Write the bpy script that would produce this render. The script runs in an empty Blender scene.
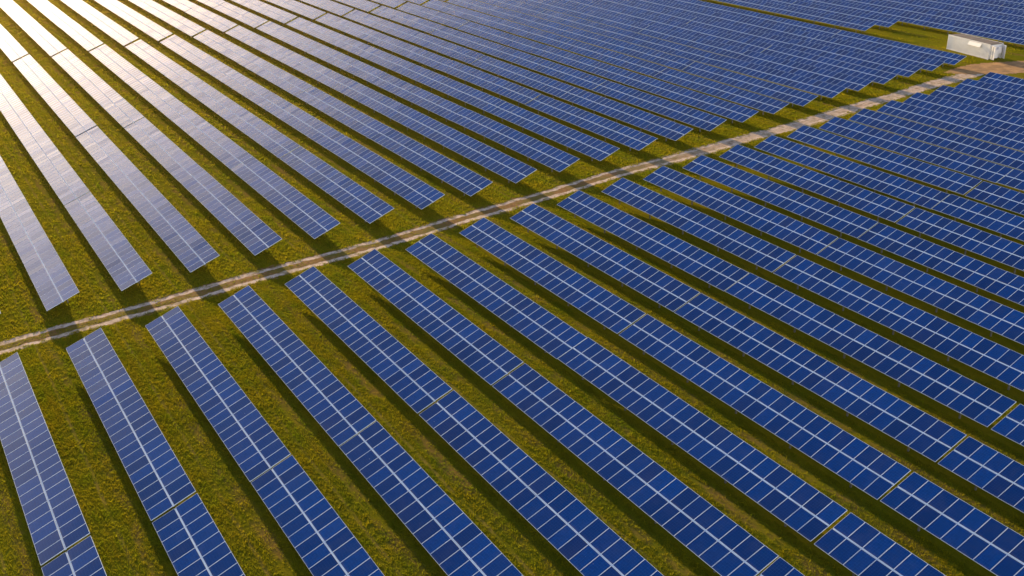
import bpy, math, random
import numpy as np
from mathutils import Matrix, Vector

random.seed(11)
RNG = np.random.default_rng(11)
scene = bpy.context.scene
COL = scene.collection

# ------------------------------------------------------------------ camera
CAM_POS = Vector((0.0, 0.0, 36.28))
YAW, PITCH, ROLL, FPX = 0.5476, 0.4323, -0.0130, 1049.05      # heading from +Y towards +X, downward pitch, roll, focal length in px of 1024
_f = Vector((math.sin(YAW) * math.cos(PITCH), math.cos(YAW) * math.cos(PITCH), -math.sin(PITCH)))
_r0 = Vector((math.cos(YAW), -math.sin(YAW), 0.0))
_u0 = _r0.cross(_f)
_c, _s = math.cos(ROLL), math.sin(ROLL)
_r, _u = _c * _r0 + _s * _u0, -_s * _r0 + _c * _u0
cam_data = bpy.data.cameras.new('camera')
cam_data.sensor_width = 36.0
cam_data.lens = FPX * 36.0 / 1024.0
cam_data.clip_start, cam_data.clip_end = 0.5, 4000.0
cam = bpy.data.objects.new('camera', cam_data)
COL.objects.link(cam)
cam.matrix_world = Matrix(((_r.x, _u.x, -_f.x, CAM_POS.x), (_r.y, _u.y, -_f.y, CAM_POS.y), (_r.z, _u.z, -_f.z, CAM_POS.z), (0, 0, 0, 1)))
scene.camera = cam

# ------------------------------------------------------------------ sky, sun, exposure
SUN_VEC = Vector((0.56, 6.3, 1.0)).normalized()               # towards the sun: low, almost along the rows
SUN_EL = math.asin(SUN_VEC.z)
SUN_AZ = math.atan2(SUN_VEC.x, SUN_VEC.y)                     # clockwise from +Y
world = bpy.data.worlds.new('World')
scene.world = world
world.use_nodes = True
wn, wl = world.node_tree.nodes, world.node_tree.links
wn.clear()
sky = wn.new('ShaderNodeTexSky')
sky.sky_type = 'NISHITA'
sky.sun_disc = False
sky.sun_elevation = SUN_EL
sky.sun_rotation = SUN_AZ
sky.altitude = 100.0
sky.air_density = 1.0
sky.dust_density = 0.3
sky.ozone_density = 3.6
bg = wn.new('ShaderNodeBackground')
bg.inputs['Strength'].default_value = 0.092
wo = wn.new('ShaderNodeOutputWorld')
# thin high cloud over the whole sky: whitens and lifts the sky's own colour in streaks
tc = wn.new('ShaderNodeTexCoord')
sp = wn.new('ShaderNodeSeparateXYZ')
wl.new(tc.outputs['Generated'], sp.inputs[0])
dn = wn.new('ShaderNodeMath'); dn.operation = 'ADD'; dn.inputs[1].default_value = 0.12
wl.new(sp.outputs[2], dn.inputs[0])
dv = [wn.new('ShaderNodeMath') for _ in range(2)]
cb = wn.new('ShaderNodeCombineXYZ')
for i in range(2):
    dv[i].operation = 'DIVIDE'
    wl.new(sp.outputs[i], dv[i].inputs[0]); wl.new(dn.outputs[0], dv[i].inputs[1]); wl.new(dv[i].outputs[0], cb.inputs[i])
cn = wn.new('ShaderNodeTexNoise')
cn.inputs['Scale'].default_value = 1.6; cn.inputs['Detail'].default_value = 6.0; cn.inputs['Roughness'].default_value = 0.55; cn.inputs['Distortion'].default_value = 0.4
wl.new(cb.outputs[0], cn.inputs['Vector'])
cr = wn.new('ShaderNodeMapRange'); cr.interpolation_type = 'SMOOTHSTEP'
cr.inputs['From Min'].default_value = 0.42; cr.inputs['From Max'].default_value = 0.72; cr.inputs['To Max'].default_value = 0.4
wl.new(cn.outputs['Fac'], cr.inputs['Value'])
hs = wn.new('ShaderNodeHueSaturation')
hs.inputs['Saturation'].default_value = 0.40; hs.inputs['Value'].default_value = 3.0
wl.new(sky.outputs[0], hs.inputs['Color'])
cm = wn.new('ShaderNodeMix'); cm.data_type = 'RGBA'
hz = wn.new('ShaderNodeMapRange'); hz.interpolation_type = 'SMOOTHSTEP'      # milky evening haze thickening towards the horizon all round
hz.inputs['From Min'].default_value = 0.55; hz.inputs['From Max'].default_value = 0.22; hz.inputs['To Max'].default_value = 0.8
wl.new(sp.outputs[2], hz.inputs['Value'])
am = wn.new('ShaderNodeMath'); am.operation = 'MULTIPLY_ADD'; am.inputs[1].default_value = 0.3; am.use_clamp = True
wl.new(cr.outputs[0], am.inputs[0]); wl.new(hz.outputs[0], am.inputs[2])
wl.new(am.outputs[0], cm.inputs[0]); wl.new(sky.outputs[0], cm.inputs[6]); tn = wn.new('ShaderNodeMix'); tn.data_type = 'RGBA'; tn.blend_type = 'MULTIPLY'; tn.inputs[0].default_value = 1.0; tn.inputs[7].default_value = (1.30, 1.00, 0.74, 1.0)   # evening haze is faintly rosy
wl.new(hs.outputs[0], tn.inputs[6]); wl.new(tn.outputs[2], cm.inputs[7])
wl.new(cm.outputs[2], bg.inputs['Color'])
wl.new(bg.outputs[0], wo.inputs['Surface'])

sun_data = bpy.data.lights.new('sun', 'SUN')
sun_data.energy = 5.0
sun_data.angle = math.radians(0.6)
sun_data.color = (1.0, 0.69, 0.33)
sun = bpy.data.objects.new('sun', sun_data)
COL.objects.link(sun)
sun.rotation_euler = SUN_VEC.to_track_quat('Z', 'Y').to_euler()
sun.location = (60, 200, 60)

scene.view_settings.view_transform = 'Standard'
scene.view_settings.look = 'None'
scene.view_settings.exposure = 1.3
scene.view_settings.gamma = 1.0
scene.view_settings.use_curve_mapping = False
scene.render.engine = 'CYCLES'
scene.cycles.max_bounces = 6
scene.cycles.sample_clamp_indirect = 4.0


# ------------------------------------------------------------------ layout of the place (metres; rows run along +Y)
PITCH_X = 5.819            # distance from row to row
X0 = 1.618                 # low edge of row 0
TILT = 0.3595
SLOPE = 2.790              # width of a table along its slope
Z_LOW = 0.75               # height of the low edge
N_MOD = 24
MOD_P = 0.9963             # module pitch along the row
TAB_LEN = N_MOD * MOD_P
TAB_STEP = 24.08
CT, ST = math.cos(TILT), math.sin(TILT)


def track_y(x):            # centre line of the dirt track
    return 78.15 + 0.1135 * x + 0.22 * math.sin(x * 0.11 + 0.6) + 0.12 * math.sin(x * 0.31)


def to_px(p):
    d = Vector(p) - CAM_POS
    z = d.dot(_f)
    return 512 + FPX * d.dot(_r) / z, 288 - FPX * d.dot(_u) / z


# ------------------------------------------------------------------ material helpers
def new_mat(name):
    m = bpy.data.materials.new(name)
    m.use_nodes = True
    nt = m.node_tree
    return m, nt, nt.nodes, nt.links, nt.nodes['Principled BSDF']


def mnode(nt, op, a, b=None, clamp=False):
    n = nt.nodes.new('ShaderNodeMath')
    n.operation = op
    n.use_clamp = clamp
    for i, v in enumerate((a, b)):
        if v is None:
            continue
        if isinstance(v, (int, float)):
            n.inputs[i].default_value = v
        else:
            nt.links.new(v, n.inputs[i])
    return n.outputs[0]


def mix(nt, fac, a, b):
    n = nt.nodes.new('ShaderNodeMix')
    n.data_type = 'RGBA'
    for i, v in ((0, fac), (6, a), (7, b)):
        if isinstance(v, (int, float)):
            n.inputs[i].default_value = v
        elif isinstance(v, tuple):
            n.inputs[i].default_value = (*v, 1.0)
        else:
            nt.links.new(v, n.inputs[i])
    return n.outputs[2]


def noise(nt, vec, scale, detail=4.0, rough=0.6):
    n = nt.nodes.new('ShaderNodeTexNoise')
    n.inputs['Scale'].default_value = scale
    n.inputs['Detail'].default_value = detail
    n.inputs['Roughness'].default_value = rough
    if vec is not None:
        nt.links.new(vec, n.inputs['Vector'])
    return n.outputs['Fac']


def ramp(nt, fac, lo, hi):
    n = nt.nodes.new('ShaderNodeMapRange')
    n.interpolation_type = 'SMOOTHSTEP'
    nt.links.new(fac, n.inputs['Value'])
    n.inputs['From Min'].default_value = lo
    n.inputs['From Max'].default_value = hi
    return n.outputs['Result']


def world_pos(nt):
    return nt.nodes.new('ShaderNodeNewGeometry').outputs['Position']


def mat_glass():
    m, nt, N, L, b = new_mat('solar_cells')
    uv = N.new('ShaderNodeUVMap').outputs['UV']
    sep = N.new('ShaderNodeSeparateXYZ')
    L.new(uv, sep.inputs[0])
    oi = N.new('ShaderNodeObjectInfo').outputs['Random']
    at = N.new('ShaderNodeAttribute')
    at.attribute_name = 'shade'
    r = mnode(nt, 'FRACT', mnode(nt, 'ADD', oi, at.outputs['Fac']))
    r2 = mnode(nt, 'FRACT', mnode(nt, 'MULTIPLY', r, 7.31))
    base = mix(nt, r, (0.0000, 0.021, 0.145), (0.0001, 0.044, 0.270))
    base = mix(nt, mnode(nt, 'MULTIPLY', mnode(nt, 'GREATER_THAN', r2, 0.84), 0.4), base, (0.008, 0.024, 0.140))
    crystal = N.new('ShaderNodeTexVoronoi')                     # polycrystalline mottling, one tone per wafer patch
    crystal.inputs['Scale'].default_value = 6.4
    crystal.inputs['Randomness'].default_value = 0.6
    L.new(uv, crystal.inputs['Vector'])
    tone = N.new('ShaderNodeSeparateColor')
    L.new(crystal.outputs['Color'], tone.inputs[0])
    base = mix(nt, mnode(nt, 'MULTIPLY', tone.outputs[0], 0.35), base, (0.0, 0.019, 0.125))
    # cells: thin light seams every 0.157 m both ways, faint busbars
    def lines(coord, period, width):
        t = mnode(nt, 'FRACT', mnode(nt, 'DIVIDE', coord, period))
        d = mnode(nt, 'ABSOLUTE', mnode(nt, 'SUBTRACT', t, 0.5))
        return mnode(nt, 'GREATER_THAN', d, 0.5 - width / period * 0.5)
    cell = mnode(nt, 'MAXIMUM', lines(sep.outputs[0], 0.156, 0.010), lines(sep.outputs[1], 0.156, 0.010))
    bus = lines(sep.outputs[0], 0.052, 0.003)
    base = mix(nt, mnode(nt, 'MULTIPLY', cell, 0.22), base, (0.06, 0.16, 0.42))
    base = mix(nt, mnode(nt, 'MULTIPLY', bus, 0.20), base, (0.10, 0.20, 0.42))
    # dust
    pos = world_pos(nt)
    dust = mnode(nt, 'MULTIPLY', ramp(nt, noise(nt, pos, 0.9, 5.0), 0.45, 0.8), 0.05)
    base = mix(nt, dust, base, (0.22, 0.21, 0.22))
    # grime washed down to the low frame of each module
    low = mnode(nt, 'SUBTRACT', 1.0, ramp(nt, sep.outputs[1], 0.0, 0.16))
    base = mix(nt, mnode(nt, 'MULTIPLY', low, mnode(nt, 'MULTIPLY', ramp(nt, noise(nt, pos, 2.5, 4.0), 0.35, 0.7), 0.20)), base, (0.20, 0.19, 0.18))
    spots = mnode(nt, 'GREATER_THAN', noise(nt, pos, 6.0, 2.0), 0.80)
    base = mix(nt, mnode(nt, 'MULTIPLY', spots, 0.7), base, (0.6, 0.6, 0.58))
    L.new(base, b.inputs['Base Color'])
    L.new(mnode(nt, 'ADD', mnode(nt, 'MULTIPLY', noise(nt, pos, 0.35, 3.0), 0.020), 0.012), b.inputs['Roughness'])
    b.inputs['IOR'].default_value = 1.39
    return m


def mat_plain(name, col, rough=0.5, metal=0.0, var=0.0, scale=3.0, spec=0.5):
    m, nt, N, L, b = new_mat(name)
    if var:
        f = ramp(nt, noise(nt, world_pos(nt), scale, 5.0), 0.3, 0.75)
        c = mix(nt, f, tuple(v * (1 - var) for v in col), col)
        L.new(c, b.inputs['Base Color'])
    else:
        b.inputs['Base Color'].default_value = (*col, 1)
    b.inputs['Roughness'].default_value = rough
    b.inputs['Metallic'].default_value = metal
    b.inputs['Specular IOR Level'].default_value = spec
    return m


def mat_ground():
    m, nt, N, L, b = new_mat('meadow')
    pos = world_pos(nt)
    sep = N.new('ShaderNodeSeparateXYZ')
    L.new(pos, sep.inputs[0])
    stretch = N.new('ShaderNodeMapping')
    stretch.inputs['Scale'].default_value = (1.0, 0.45, 1.0)
    L.new(pos, stretch.inputs['Vector'])
    sv = stretch.outputs[0]
    big = ramp(nt, noise(nt, sv, 0.22, 4.0), 0.35, 0.68)
    mid = ramp(nt, noise(nt, pos, 1.7, 5.0, 0.7), 0.32, 0.70)
    fine = ramp(nt, noise(nt, pos, 9.0, 4.0, 0.7), 0.3, 0.72)
    c = mix(nt, big, (0.115, 0.140, 0.006), (0.205, 0.175, 0.008))
    c = mix(nt, mnode(nt, 'MULTIPLY', mid, 0.5), c, (0.050, 0.078, 0.008))
    c = mix(nt, mnode(nt, 'MULTIPLY', fine, 0.5), c, (0.21, 0.18, 0.014))
    # dry, worn strip under and beside the low edges, and a mower wheel line in the aisle
    u = mnode(nt, 'FRACT', mnode(nt, 'DIVIDE', mnode(nt, 'SUBTRACT', sep.outputs[0], X0), PITCH_X))
    wob = mnode(nt, 'MULTIPLY', mnode(nt, 'SUBTRACT', noise(nt, sv, 0.5, 3.0), 0.5), 0.16)
    uw = mnode(nt, 'ADD', u, wob)
    strip = mnode(nt, 'SUBTRACT', 1.0, ramp(nt, mnode(nt, 'ABSOLUTE', mnode(nt, 'SUBTRACT', uw, 0.88)), 0.02, 0.10))
    dry = mnode(nt, 'MULTIPLY', strip, ramp(nt, noise(nt, sv, 0.6, 4.0), 0.40, 0.62))
    c = mix(nt, mnode(nt, 'MULTIPLY', dry, 0.65), c, (0.20, 0.120, 0.045))
    u2 = mnode(nt, 'ADD', u, mnode(nt, 'MULTIPLY', wob, 0.15))
    wheel = mnode(nt, 'SUBTRACT', 1.0, ramp(nt, mnode(nt, 'ABSOLUTE', mnode(nt, 'SUBTRACT', u2, 0.715)), 0.008, 0.03))
    c = mix(nt, mnode(nt, 'MULTIPLY', wheel, mnode(nt, 'MULTIPLY', ramp(nt, noise(nt, sv, 0.8, 4.0), 0.35, 0.6), 0.6)), c, (0.26, 0.19, 0.05))
    L.new(c, b.inputs['Base Color'])
    b.inputs['Roughness'].default_value = 0.95
    b.inputs['Specular IOR Level'].default_value = 0.0
    bump = N.new('ShaderNodeBump')
    bump.inputs['Strength'].default_value = 0.6
    bump.inputs['Distance'].default_value = 0.08
    h = mnode(nt, 'ADD', mnode(nt, 'MULTIPLY', noise(nt, pos, 1.7, 5.0, 0.7), 1.0), mnode(nt, 'MULTIPLY', noise(nt, pos, 9.0, 4.0, 0.7), 0.5))
    L.new(h, bump.inputs['Height'])
    L.new(bump.outputs[0], b.inputs['Normal'])
    return m


def mat_grass():
    m = bpy.data.materials.new('grass_blades')
    m.use_nodes = True
    nt = m.node_tree
    N, L = nt.nodes, nt.links
    N.clear()
    pos = world_pos(nt)
    f1 = ramp(nt, noise(nt, pos, 0.35, 4.0), 0.35, 0.66)
    f2 = ramp(nt, noise(nt, pos, 3.0, 3.0, 0.6), 0.30, 0.75)
    st = N.new('ShaderNodeMapping')
    st.inputs['Scale'].default_value = (2.2, 0.10, 1.0)
    L.new(pos, st.inputs['Vector'])
    f3 = ramp(nt, noise(nt, st.outputs[0], 1.0, 3.0), 0.40, 0.62)
    c = mix(nt, f1, (0.120, 0.180, 0.006), (0.245, 0.230, 0.006))
    c = mix(nt, mnode(nt, 'MULTIPLY', f2, 0.35), c, (0.265, 0.245, 0.012))
    c = mix(nt, mnode(nt, 'MULTIPLY', f3, 0.45), c, (0.25, 0.195, 0.014))
    d = N.new('ShaderNodeBsdfDiffuse')
    t = N.new('ShaderNodeBsdfTranslucent')
    L.new(c, d.inputs[0])
    L.new(c, t.inputs[0])
    ms = N.new('ShaderNodeMixShader')
    ms.inputs[0].default_value = 0.6
    L.new(d.outputs[0], ms.inputs[1])
    L.new(t.outputs[0], ms.inputs[2])
    o = N.new('ShaderNodeOutputMaterial')
    L.new(ms.outputs[0], o.inputs['Surface'])
    return m


def mat_track():
    m, nt, N, L, b = new_mat('dirt_track')
    uv = N.new('ShaderNodeUVMap').outputs['UV']
    sep = N.new('ShaderNodeSeparateXYZ')
    L.new(uv, sep.inputs[0])
    pos = world_pos(nt)
    wob = mnode(nt, 'MULTIPLY', mnode(nt, 'SUBTRACT', noise(nt, pos, 0.6, 5.0, 0.7), 0.5), 1.1)
    across = mnode(nt, 'ABSOLUTE', mnode(nt, 'ADD', sep.outputs[0], wob))
    rut = mnode(nt, 'SUBTRACT', 1.0, ramp(nt, mnode(nt, 'ABSOLUTE', mnode(nt, 'SUBTRACT', across, 0.80)), 0.20, 0.38))
    far = ramp(nt, sep.outputs[1], 72.0, 105.0)                 # the strip between the ruts is worn bare further along
    rut = mnode(nt, 'MAXIMUM', rut, mnode(nt, 'MULTIPLY', far, 0.75))
    n1 = ramp(nt, noise(nt, pos, 2.2, 6.0, 0.7), 0.3, 0.7)
    rut = mnode(nt, 'MULTIPLY', rut, mnode(nt, 'ADD', mnode(nt, 'MULTIPLY', ramp(nt, noise(nt, pos, 1.1, 4.0), 0.32, 0.55), 0.55), 0.45))
    n2 = ramp(nt, noise(nt, pos, 0.35, 3.0), 0.35, 0.65)
    sand = mix(nt, n1, (0.46, 0.36, 0.29), (0.74, 0.60, 0.51))
    soil = mix(nt, n1, (0.15, 0.082, 0.034), (0.30, 0.165, 0.07))
    soil = mix(nt, mnode(nt, 'MULTIPLY', n2, 0.75), soil, (0.11, 0.12, 0.02))
    L.new(mix(nt, rut, soil, sand), b.inputs['Base Color'])
    b.inputs['Roughness'].default_value = 0.95
    b.inputs['Specular IOR Level'].default_value = 0.05
    bump = N.new('ShaderNodeBump')
    bump.inputs['Strength'].default_value = 0.5
    bump.inputs['Distance'].default_value = 0.05
    L.new(noise(nt, pos, 4.0, 6.0, 0.7), bump.inputs['Height'])
    L.new(bump.outputs[0], b.inputs['Normal'])
    return m


M_GLASS = mat_glass()
M_ALU = mat_plain('anodised_aluminium', (0.58, 0.71, 0.90), 0.8, 0.0, 0.08, 2.0, 0.1)
M_STEEL = mat_plain('galvanised_steel', (0.20, 0.20, 0.20), 0.6, 0.0, 0.25, 4.0)
M_BACK = mat_plain('backsheet', (0.70, 0.70, 0.68), 0.6)
M_GROUND = mat_ground()
M_GRASS = mat_grass()
M_TRACK = mat_track()


# ------------------------------------------------------------------ mesh helpers
class MB:
    """collects faces; build() links them as one mesh object"""
    def __init__(self):
        self.v, self.f, self.mi, self.uv, self.sh = [], [], [], [], []

    def quad(self, pts, mi=0, uv=None, sh=0.0):
        i = len(self.v)
        self.v += [tuple(p) for p in pts]
        self.f.append(tuple(range(i, i + len(pts))))
        self.mi.append(mi)
        self.uv.append(uv or [(0, 0)] * len(pts))
        self.sh.append(sh)

    def box(self, c, ex, ey, ez, sx, sy, sz, mi=0):
        c, ex, ey, ez = Vector(c), Vector(ex) * sx / 2, Vector(ey) * sy / 2, Vector(ez) * sz / 2
        P = lambda a, b_, d: c + ex * a + ey * b_ + ez * d
        for q in (((-1, -1, 1), (1, -1, 1), (1, 1, 1), (-1, 1, 1)), ((-1, 1, -1), (1, 1, -1), (1, -1, -1), (-1, -1, -1)),
                  ((-1, -1, -1), (1, -1, -1), (1, -1, 1), (-1, -1, 1)), ((1, 1, -1), (-1, 1, -1), (-1, 1, 1), (1, 1, 1)),
                  ((1, -1, -1), (1, 1, -1), (1, 1, 1), (1, -1, 1)), ((-1, 1, -1), (-1, -1, -1), (-1, -1, 1), (-1, 1, 1))):
            self.quad([P(*k) for k in q], mi)

    def abox(self, x0, x1, y0, y1, z0, z1, mi=0):
        self.box(((x0 + x1) / 2, (y0 + y1) / 2, (z0 + z1) / 2), (1, 0, 0), (0, 1, 0), (0, 0, 1), x1 - x0, y1 - y0, z1 - z0, mi)

    def mesh(self, name, mats):
        me = bpy.data.meshes.new(name)
        me.from_pydata(self.v, [], self.f)
        for m in mats:
            me.materials.append(m)
        me.polygons.foreach_set('material_index', self.mi)
        uvl = me.uv_layers.new(name='UVMap')
        uvl.data.foreach_set('uv', [c for q in self.uv for p in q for c in p])
        if any(self.sh):
            a = me.attributes.new('shade', 'FLOAT', 'FACE')
            a.data.foreach_set('value', self.sh)
        me.update()
        return me


def link(name, me, parent=None, loc=(0, 0, 0), rot=(0, 0, 0)):
    o = bpy.data.objects.new(name, me)
    COL.objects.link(o)
    o.location, o.rotation_euler = loc, rot
    if parent is not None:
        o.parent = parent
    return o


def tag(o, label=None, cat=None, group=None, kind=None):
    for k, v in (('label', label), ('category', cat), ('group', group), ('kind', kind)):
        if v:
            o[k] = v
    return o


# ------------------------------------------------------------------ ground
def ground_mesh():
    s = 900.0
    mb = MB()
    mb.quad([(-s, -s, 0), (s, -s, 0), (s, s, 0), (-s, s, 0)])
    return mb.mesh('ground', [M_GROUND])


tag(link('ground', ground_mesh()), kind='structure', label='rough olive grass meadow under the solar tables')


def ribbon(name, pts, half, mat, z, jag):
    """dirt sheet along pts with an uneven outline; uv.x is metres off the centre line"""
    mb = MB()
    cum = 0.0
    rows = []
    for i, p in enumerate(pts):
        a, c = pts[max(0, i - 1)], pts[min(len(pts) - 1, i + 1)]
        t = Vector((c[0] - a[0], c[1] - a[1], 0)).normalized()
        n = Vector((-t.y, t.x, 0))
        if i:
            cum += (Vector(p[:2]) - Vector(pts[i - 1][:2])).length
        h = half(cum)
        l, r_ = h + random.uniform(-jag, jag), h + random.uniform(-jag, jag)
        rows.append([(Vector((p[0], p[1], z)) + n * o, (o, cum)) for o in (l, 0.45 * l, 0.0, -0.45 * r_, -r_)])
    for a, c in zip(rows[:-1], rows[1:]):
        for k in range(4):
            q = (a[k], a[k + 1], c[k + 1], c[k])
            mb.quad([w[0] for w in q], 0, [w[1] for w in q])
    return link(name, mb.mesh(name, [mat]))


pts = [(x * 0.3, track_y(x * 0.3)) for x in range(-40, 470)]
tag(ribbon('dirt_track', pts, lambda c: 1.30 + 0.12 * math.sin(c * 0.23) + 0.07 * math.sin(c * 0.71), M_TRACK, 0.006, 0.20), kind='structure', label='two-rut sandy dirt track crossing the field between the solar tables')
ypts = [(139.5 + 0.25 * i, 94.4 - 0.02 * i * i * 0.02 - 0.30 * i * 0.25) for i in range(-26, 75)]
yard = ribbon('dirt_yard', ypts, lambda c: 0.5 + 3.0 * math.sin(min(1.0, c / 9.0) * 1.5) if c < 12 else 3.45, mat_plain('trodden_earth', (0.46, 0.245, 0.09), 0.95, 0.0, 0.6, 0.6), 0.011, 0.3)
tag(yard, kind='structure', label='bare orange earth in front of the white container')


# ------------------------------------------------------------------ solar tables
EX = Vector((CT, 0, ST))       # up the slope
EY = Vector((0, 1, 0))
EN = Vector((-ST, 0, CT))      # out of the glass
MOD_L, MOD_W, GAP_MID = 1.358, 0.980, 0.074
FRW, DEEP = 0.014, 0.04


def add_module(mb, o, ex, ey, en, sh=0.0):
    """one framed module, centre o"""
    a, b_ = MOD_L / 2, MOD_W / 2
    P = lambda x, y, z: Vector(o) + Vector(ex) * x + Vector(ey) * y + Vector(en) * z
    out = [(-a, -b_), (a, -b_), (a, b_), (-a, b_)]
    inn = [(-a + FRW, -b_ + FRW), (a - FRW, -b_ + FRW), (a - FRW, b_ - FRW), (-a + FRW, b_ - FRW)]
    for k in range(4):
        j = (k + 1) % 4
        mb.quad([P(*out[k], 0), P(*out[j], 0), P(*inn[j], 0), P(*inn[k], 0)], 1)
        mb.quad([P(*inn[k], 0), P(*inn[j], 0), P(*inn[j], -0.006), P(*inn[k], -0.006)], 1)
        mb.quad([P(*out[k], -DEEP), P(*out[j], -DEEP), P(*out[j], 0), P(*out[k], 0)], 1)
    mb.quad([P(*p, -0.006) for p in inn], 0, [(p[1] + b_ - FRW, p[0] + a - FRW) for p in inn], sh)
    mb.quad([P(*p, -DEEP) for p in reversed(out)], 2)


mb = MB()
add_module(mb, (0, 0, 0), (1, 0, 0), (0, 1, 0), (0, 0, 1))
ME_MODULE = mb.mesh('solar_panel', [M_GLASS, M_ALU, M_BACK])


def slope_pt(s, y, n=0.0):
    """point on the table plane in the table's own frame: s up the slope from the low edge"""
    return Vector((0, y, Z_LOW)) + EX * s + EN * n


def mod_centres():
    for k in range(N_MOD):
        for s in (MOD_L / 2, SLOPE - MOD_L / 2):
            yield s, -(k + 0.5) * MOD_P - 0.0


def frame_mesh():
    mb = MB()
    lo, hi = slope_pt(0.55, 0, -0.16), slope_pt(1.95, 0, -0.16)
    for p in (lo, hi):
        mb.abox(p.x - 0.05, p.x + 0.05, -0.05, 0.05, -0.3, p.z)
    mb.box(slope_pt(1.4, 0, -0.13), EX, EY, EN, 2.5, 0.06, 0.09)
    a, c = Vector((lo.x + 0.05, 0.08, 0.25)), slope_pt(1.7, 0.08, -0.16)
    d = (c - a)
    mb.box((a + c) / 2, d.normalized(), EY, d.normalized().cross(EY), d.length, 0.04, 0.05)
    return mb.mesh('support_frame', [M_STEEL])


def purlin_mesh():
    mb = MB()
    mb.box((0, -TAB_LEN / 2, 0), EX, EY, EN, 0.05, TAB_LEN - 0.08, 0.045)
    return mb.mesh('purlin', [M_STEEL])


def rail_mesh():
    mb = MB()
    mb.box((0, -TAB_LEN / 2, 0), EX, EY, EN, GAP_MID + 0.05, TAB_LEN - 0.04, 0.03)
    return mb.mesh('centre_rail', [M_ALU])


ME_FRAME, ME_PURLIN, ME_RAIL = frame_mesh(), purlin_mesh(), rail_mesh()
FRAME_Y = [-(2.3 + (TAB_LEN - 4.6) * k / 4) for k in range(5)]


def far_meshes(seed):
    rr = random.Random(seed)
    mb = MB()
    for s, y in mod_centres():
        a, b_ = rr.gauss(0, 0.005), rr.gauss(0, 0.005)
        ex, ey = (EX + EN * a).normalized(), (EY + EN * b_).normalized()
        en = ex.cross(ey)
        add_module(mb, slope_pt(s, y), ex, ey, en, rr.uniform(0.01, 1))
    return mb.mesh('solar_panels', [M_GLASS, M_ALU, M_BACK])


def far_support():
    mb = MB()
    for y in FRAME_Y:
        for s in (0.55, 1.95):
            p = slope_pt(s, y, -0.16)
            mb.abox(p.x - 0.05, p.x + 0.05, y - 0.05, y + 0.05, -0.3, p.z)
        mb.box(slope_pt(1.4, y, -0.13), EX, EY, EN, 2.5, 0.06, 0.09)
    return mb.mesh('support_structure', [M_STEEL])


ME_FAR = [far_meshes(i) for i in range(5)]
ME_FAR_SUPPORT = far_support()
NEAR_PX = 8.6
ORD = ['zeroth', 'first', 'second', 'third', 'fourth', 'fifth', 'sixth', 'seventh', 'eighth', 'ninth', 'tenth', 'eleventh', 'twelfth', 'thirteenth', 'fourteenth',
       'fifteenth', 'sixteenth', 'seventeenth', 'eighteenth', 'nineteenth', 'twentieth', 'twenty-first', 'twenty-second', 'twenty-third', 'twenty-fourth', 'twenty-fifth']
stats = {'near': 0, 'far': 0, 'skip': 0}


def visible(x, y1, margin=25):
    for s in (0.0, 1.0):
        for k in range(13):
            p = to_px((x + s * SLOPE * CT, y1 - TAB_LEN * k / 12, Z_LOW + s * SLOPE * ST))
            if -margin < p[0] < 1024 + margin and -margin < p[1] < 576 + margin:
                return True
    return False


def module_px(x, y):
    """size in the photograph of a module of the table: square root of its area"""
    a = to_px((x, y, Z_LOW)); b_ = to_px((x, y - 1, Z_LOW)); c = to_px((x + 1.33 * CT, y, Z_LOW + 1.33 * ST))
    u, w = (b_[0] - a[0], b_[1] - a[1]), (c[0] - a[0], c[1] - a[1])
    return math.sqrt(abs(u[0] * w[1] - u[1] * w[0]))


def look(px, py):
    g = px * 0.9 + py * 1.1
    if g < 260:
        return 'glare-white'
    if g < 430 and py < 300:
        return 'pale lilac'
    return 'blue'


def table(x, y1, label, group):
    """a table whose far end is at y1; modules run towards -Y"""
    if not visible(x, y1):
        stats['skip'] += 1
        return None
    root = bpy.data.objects.new('solar_table', None)
    COL.objects.link(root)
    root.location = (x, y1, random.gauss(0, 0.018))
    root.rotation_euler = (random.gauss(0, 0.0006), random.gauss(0, 0.005), 0)
    root.empty_display_size = 0.5
    tag(root, label, 'solar table', group)
    ym = min(max(track_y(x), y1 - TAB_LEN), y1)
    near = max(module_px(x, y1 - TAB_LEN), module_px(x, y1)) > NEAR_PX
    if near:
        stats['near'] += 1
        warp = [random.gauss(0, 0.006) for _ in range(4)]
        for s, y in mod_centres():
            o = link('solar_panel', ME_MODULE, root, slope_pt(s, y), (0, 0, 0))
            o.rotation_euler = (random.gauss(0, 0.0048), -TILT + random.gauss(0, 0.0045) + warp[(s > 1.4) * 2 + (y < -12)], 0)
        for y in FRAME_Y:
            link('support_frame', ME_FRAME, root, (0, y, 0))
        for s in (0.35, 2.44):
            link('purlin', ME_PURLIN, root, slope_pt(s, 0, -DEEP - 0.03))
        link('centre_rail', ME_RAIL, root, slope_pt(SLOPE / 2, 0, -DEEP - 0.02))
    else:
        stats['far'] += 1
        o = link('solar_panels', random.choice(ME_FAR), root)
        o['kind'] = 'stuff'
        link('centre_rail', ME_RAIL, root, slope_pt(SLOPE / 2, 0, -DEEP - 0.02))
        link('support_structure', ME_FAR_SUPPORT, root)['kind'] = 'stuff'
    return root


def words(x, y):
    p = to_px((x + 1.3, y, 1.2))
    return look(min(max(p[0], 0), 1024), min(max(p[1], 0), 576))


# field below the track: rows 0..22, tables counted from the track towards the camera
for j in range(0, 23):
    x = X0 + PITCH_X * j
    for k in range(4):
        y1 = 73.88 + 0.672 * j - TAB_STEP * k + random.gauss(0, 0.05)
        place = 'touching the track' if k == 0 else ORD[k + 1] + ' from the track'
        table(x, y1, 'blue solar table below the track, %s row from left, %s' % (ORD[j + 1], place), 'solar tables below the dirt track')

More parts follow.
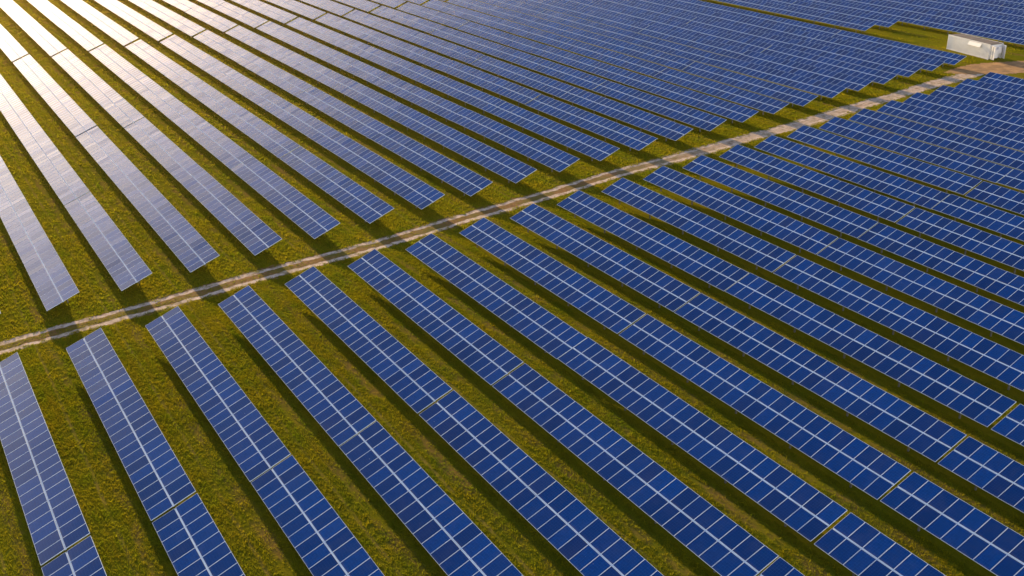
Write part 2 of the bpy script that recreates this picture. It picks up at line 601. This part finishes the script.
# field above the track: tables counted from the track away from the camera; a wider cross gap after the fourth
for j in range(-1, 23):
    x = 7.400 + PITCH_X * j
    for k in range(8):
        y1 = 81.98 + 0.670 * j + TAB_LEN + (TAB_STEP - 0.11) * k + (0.9 if k >= 4 else 0.0) + random.gauss(0, 0.05)
        if j < 0:
            if k == 0:
                table(x, y1, 'solar table at the left edge with only its pale end corner showing', 'solar tables above the dirt track')
            continue
        place = 'touching the track' if k == 0 else ORD[k + 1] + ' from the track'
        table(x, y1, '%s solar table above the track, %s row from left, %s' % (words(x, y1 - 12), ORD[j + 1], place), 'solar tables above the dirt track')

# block behind the wide grass aisle: its first two rows stop short of the container
for j in range(0, 12):
    x = 7.400 + PITCH_X * (23.55 + j)
    end = 121.3 if j < 2 else 121.3 - (TAB_STEP - 0.12) * 2
    for k in range(6):
        y1 = end + TAB_LEN + (TAB_STEP - 0.12) * k + random.gauss(0, 0.05)
        n = k + 1 if j < 2 else k - 1
        where = 'behind the wide grass aisle'
        if n >= 1:
            place = ('stopping at grass' if j < 2 else 'level with grass corner') if n == 1 else ORD[n] + ' from there'
        else:
            place = 'passing behind the container' if n == 0 else 'running out past the container'
        table(x, y1, 'dark blue solar table, %s row %s, %s' % (ORD[j + 1], where, place), 'solar tables behind the grass aisle')


# ------------------------------------------------------------------ white container by the track's end
M_WHITE = mat_plain('white_sheet', (0.86, 0.85, 0.86), 0.45, 0.0, 0.10, 0.7)
M_ROOF = mat_plain('container_roof', (0.17, 0.145, 0.135), 0.8, 0.0, 0.3, 0.9)
M_AWNING = mat_plain('white_plastic', (0.88, 0.88, 0.88), 0.35)
M_GREY = mat_plain('grey_paint', (0.30, 0.31, 0.33), 0.5)


def container(x, y, z=0.0):
    root = bpy.data.objects.new('container', None)
    COL.objects.link(root)
    root.location = (x, y, z)
    root.rotation_euler = (0, 0, -math.radians(9.0))
    tag(root, 'white metal equipment container with grey roof beside the bare earth', 'container')
    ln, dp, h = 8.6, 2.5, 2.3
    mb = MB()                                        # corrugated walls: shallow trapezoid ribs along the long sides
    n = 34
    for sx, face in ((0.0, -1), (dp, 1)):
        prof = []
        for i in range(n):
            y0, w = 0.12 + (ln - 0.24) * i / n, (ln - 0.24) / n
            prof += [(y0, 0), (y0 + 0.35 * w, 0), (y0 + 0.5 * w, 0.03), (y0 + 0.85 * w, 0.03)]
        prof.append((ln - 0.12, 0))
        for (ya, da), (yb, db) in zip(prof[:-1], prof[1:]):
            xa, xb = sx - face * da, sx - face * db
            q = [(xa, ya, 0.16), (xb, yb, 0.16), (xb, yb, h - 0.1), (xa, ya, h - 0.1)]
            mb.quad(q if face > 0 else q[::-1])
    mb.quad([(0.1, ln - 0.02, 0.16), (0.1, ln - 0.02, h - 0.1), (dp - 0.1, ln - 0.02, h - 0.1), (dp - 0.1, ln - 0.02, 0.16)])
    mb.quad([(0.1, 0.02, 0.16), (dp - 0.1, 0.02, 0.16), (dp - 0.1, 0.02, h - 0.1), (0.1, 0.02, h - 0.1)])
    link('wall', mb.mesh('wall', [M_WHITE]), root)
    mb = MB()
    for cx in (0.0, dp):
        for cy in (0.0, ln):
            mb.abox(cx - 0.06, cx + 0.06, cy - 0.06 + (0.06 if cy == 0 else -0.06), cy + 0.06 + (0.06 if cy == 0 else -0.06), 0.0, h)
    for cx in (0.0, dp):
        mb.abox(cx - 0.05, cx + 0.05, 0.12, ln - 0.12, 0.02, 0.16)
        mb.abox(cx - 0.05, cx + 0.05, 0.12, ln - 0.12, h - 0.12, h - 0.004)
    link('corner_frame', mb.mesh('corner_frame', [M_WHITE]), root)
    mb = MB()
    mb.abox(0.06, dp - 0.06, 0.12, ln - 0.12, h - 0.06, h - 0.01)
    for i in range(7):
        yy = 0.8 + i * (ln - 1.6) / 6
        mb.abox(0.1, dp - 0.1, yy - 0.1, yy + 0.1, h - 0.01, h + 0.012)
    link('roof', mb.mesh('roof', [M_ROOF]), root)
    mb = MB()
    mb.box((-0.2, 2.9, h - 0.45), (0.6, 0, 0.8), EY, (-0.8, 0, 0.6), 0.62, 2.5, 0.05)
    link('awning', mb.mesh('awning', [M_AWNING]), root)
    # end towards the earth yard: two doors swung open with locking bars, a cable box between
    for sx, ang in ((0.06, 2.2), (dp - 0.06, -1.9)):
        d = bpy.data.objects.new('door', None)
        mb = MB()
        wdt = dp / 2 - 0.08
        mb.abox(0, wdt, -0.05, 0.0, 0.18, h - 0.14)
        door = link('door', mb.mesh('door', [M_WHITE]), root, (sx, -0.01, 0), (0, 0, ang if sx > 1 else -ang + 0.5))
        mb = MB()
        for bx in (0.3, 0.75):
            mb.abox(bx - 0.02, bx + 0.02, -0.09, -0.052, 0.2, h - 0.16)
        link('locking_bar', mb.mesh('locking_bar', [M_GREY]), door)
        bpy.data.objects.remove(d)
    mb = MB()
    mb.abox(0.55, 1.2, -0.55, 0.018, 0.25, 1.55)
    link('cable_box', mb.mesh('cable_box', [M_WHITE]), root)
    mb = MB()
    mb.abox(1.4, 2.05, -0.4, 0.018, 0.9, 1.9)
    link('cooling_unit', mb.mesh('cooling_unit', [M_WHITE]), root)
    return root


container(145.35, 98.1)


# ------------------------------------------------------------------ grass: tufts over everything that is not track
def grass():
    P = []
    def scatter(n, x0, x1, y0, y1, size):
        x = RNG.uniform(x0, x1, n)
        y = RNG.uniform(y0, y1, n)
        dx, dy, dz = x, y, -CAM_POS.z
        zc = dx * _f.x + dy * _f.y + dz * _f.z
        px = 512 + FPX * (dx * _r.x + dy * _r.y + dz * _r.z) / zc
        py = 288 - FPX * (dx * _u.x + dy * _u.y + dz * _u.z) / zc
        ok = (zc > 1) & (px > -40) & (px < 1064) & (py > -10) & (py < 606)
        ty = 78.15 + 0.1135 * x + 0.22 * np.sin(x * 0.11 + 0.6) + 0.12 * np.sin(x * 0.31)
        off = np.abs(y - ty)
        centre = off < 0.40
        ok &= (off > 1.02 + 0.20 * np.sin(x * 2.1 + np.sin(x * 0.7) * 3) + 0.16 * np.sin(x * 5.3 + 2 * np.sin(x * 1.9)) * np.sign(y - ty)) | (centre & (RNG.uniform(0, 1, n) < np.clip(0.9 - x / 65.0, 0.0, 0.75)) & (x < 60))
        ok &= ~((x > 134) & (y < 98.2) & (y > 87.5))
        ok &= ~((x > 145.6) & (x < 148.7) & (y > 97.0) & (y < 107.0))
        ux = np.mod(x - X0, PITCH_X)
        inrow = (ux > 0.35) & (ux < 2.35) & (np.abs(y - ty) > 6.0)
        ok &= ~inrow
        ok &= RNG.uniform(0, 1, n) < 0.75 + 0.25 * np.sin(x * 1.3 + np.sin(y * 0.7) * 2) * np.sin(y * 0.9 + np.cos(x * 0.5) * 2)
        uu = ux / PITCH_X
        worn = (np.abs(uu - 0.715 + 0.008 * np.sin(y * 0.6)) < 0.016) & (np.sin(x * 0.9 + y * 0.13) > -0.5)
        bare = (np.abs(uu - 0.88) < 0.05) & (np.sin(y * 0.45 + x) + np.sin(y * 0.17 + 2 * x) > 0.5)
        ok &= ~((worn | bare) & (RNG.uniform(0, 1, n) < 0.75))
        x, y, c = x[ok], y[ok], centre[ok]
        s = size * RNG.lognormal(0, 0.22, len(x)) * np.where(c, 0.75, 1.0)
        P.append(np.stack([x, y, s], 1))
    scatter(520000, -2, 60, 20, 80, 0.070)
    scatter(260000, -2, 120, 60, 100, 0.085)
    scatter(230000, 4, 160, 80, 180, 0.12)
    scatter(110000, 4, 200, 120, 260, 0.18)
    scatter(3500, -2, 120, 20, 110, 0.12)
    P = np.concatenate(P)
    n, B = len(P), 4
    ang = RNG.uniform(0, 6.283, (n, B))
    lean = RNG.uniform(0.05, 0.75, (n, B))
    hgt = P[:, 2:3] * RNG.uniform(0.6, 1.25, (n, B))
    wid = P[:, 2:3] * RNG.uniform(0.14, 0.30, (n, B))
    bx = P[:, 0:1] + P[:, 2:3] * RNG.uniform(-1.0, 1.0, (n, B))
    by = P[:, 1:2] + P[:, 2:3] * RNG.uniform(-1.0, 1.0, (n, B))
    ca, sa = np.cos(ang), np.sin(ang)
    V = np.empty((n, B, 3, 3), np.float32)
    V[:, :, 0] = np.stack([bx - sa * wid, by + ca * wid, np.full_like(bx, -0.01)], -1)
    V[:, :, 1] = np.stack([bx + sa * wid, by - ca * wid, np.full_like(bx, -0.01)], -1)
    V[:, :, 2] = np.stack([bx + ca * hgt * lean, by + sa * hgt * lean, hgt], -1)
    nt_ = n * B
    me = bpy.data.meshes.new('grass')
    me.vertices.add(nt_ * 3)
    me.vertices.foreach_set('co', V.ravel())
    me.loops.add(nt_ * 3)
    me.loops.foreach_set('vertex_index', np.arange(nt_ * 3, dtype=np.int32))
    me.polygons.add(nt_)
    me.polygons.foreach_set('loop_start', np.arange(0, nt_ * 3, 3, dtype=np.int32))
    me.update(calc_edges=True)
    me.materials.append(M_GRASS)
    print('grass tufts', n)
    return tag(link('grass', me), 'rough olive and golden meadow grass in the aisles between the tables', 'grass', kind='stuff')


grass()


# ------------------------------------------------------------------ evening haze
def haze():
    mb = MB()
    mb.abox(-905, 905, -905, 905, -1.0, 37.5)
    m = bpy.data.materials.new('haze')
    m.use_nodes = True
    nt = m.node_tree
    nt.nodes.clear()
    v = nt.nodes.new('ShaderNodeVolumePrincipled')
    v.inputs['Color'].default_value = (1.0, 0.70, 0.24, 1.0)
    v.inputs['Density'].default_value = 0.00009
    v.inputs['Anisotropy'].default_value = 0.9
    o = nt.nodes.new('ShaderNodeOutputMaterial')
    nt.links.new(v.outputs[0], o.inputs['Volume'])
    return tag(link('haze', mb.mesh('haze', [m])), 'thin golden evening haze over the field', 'haze', kind='stuff')


haze()
print('tables', stats, 'objects', len(bpy.data.objects))
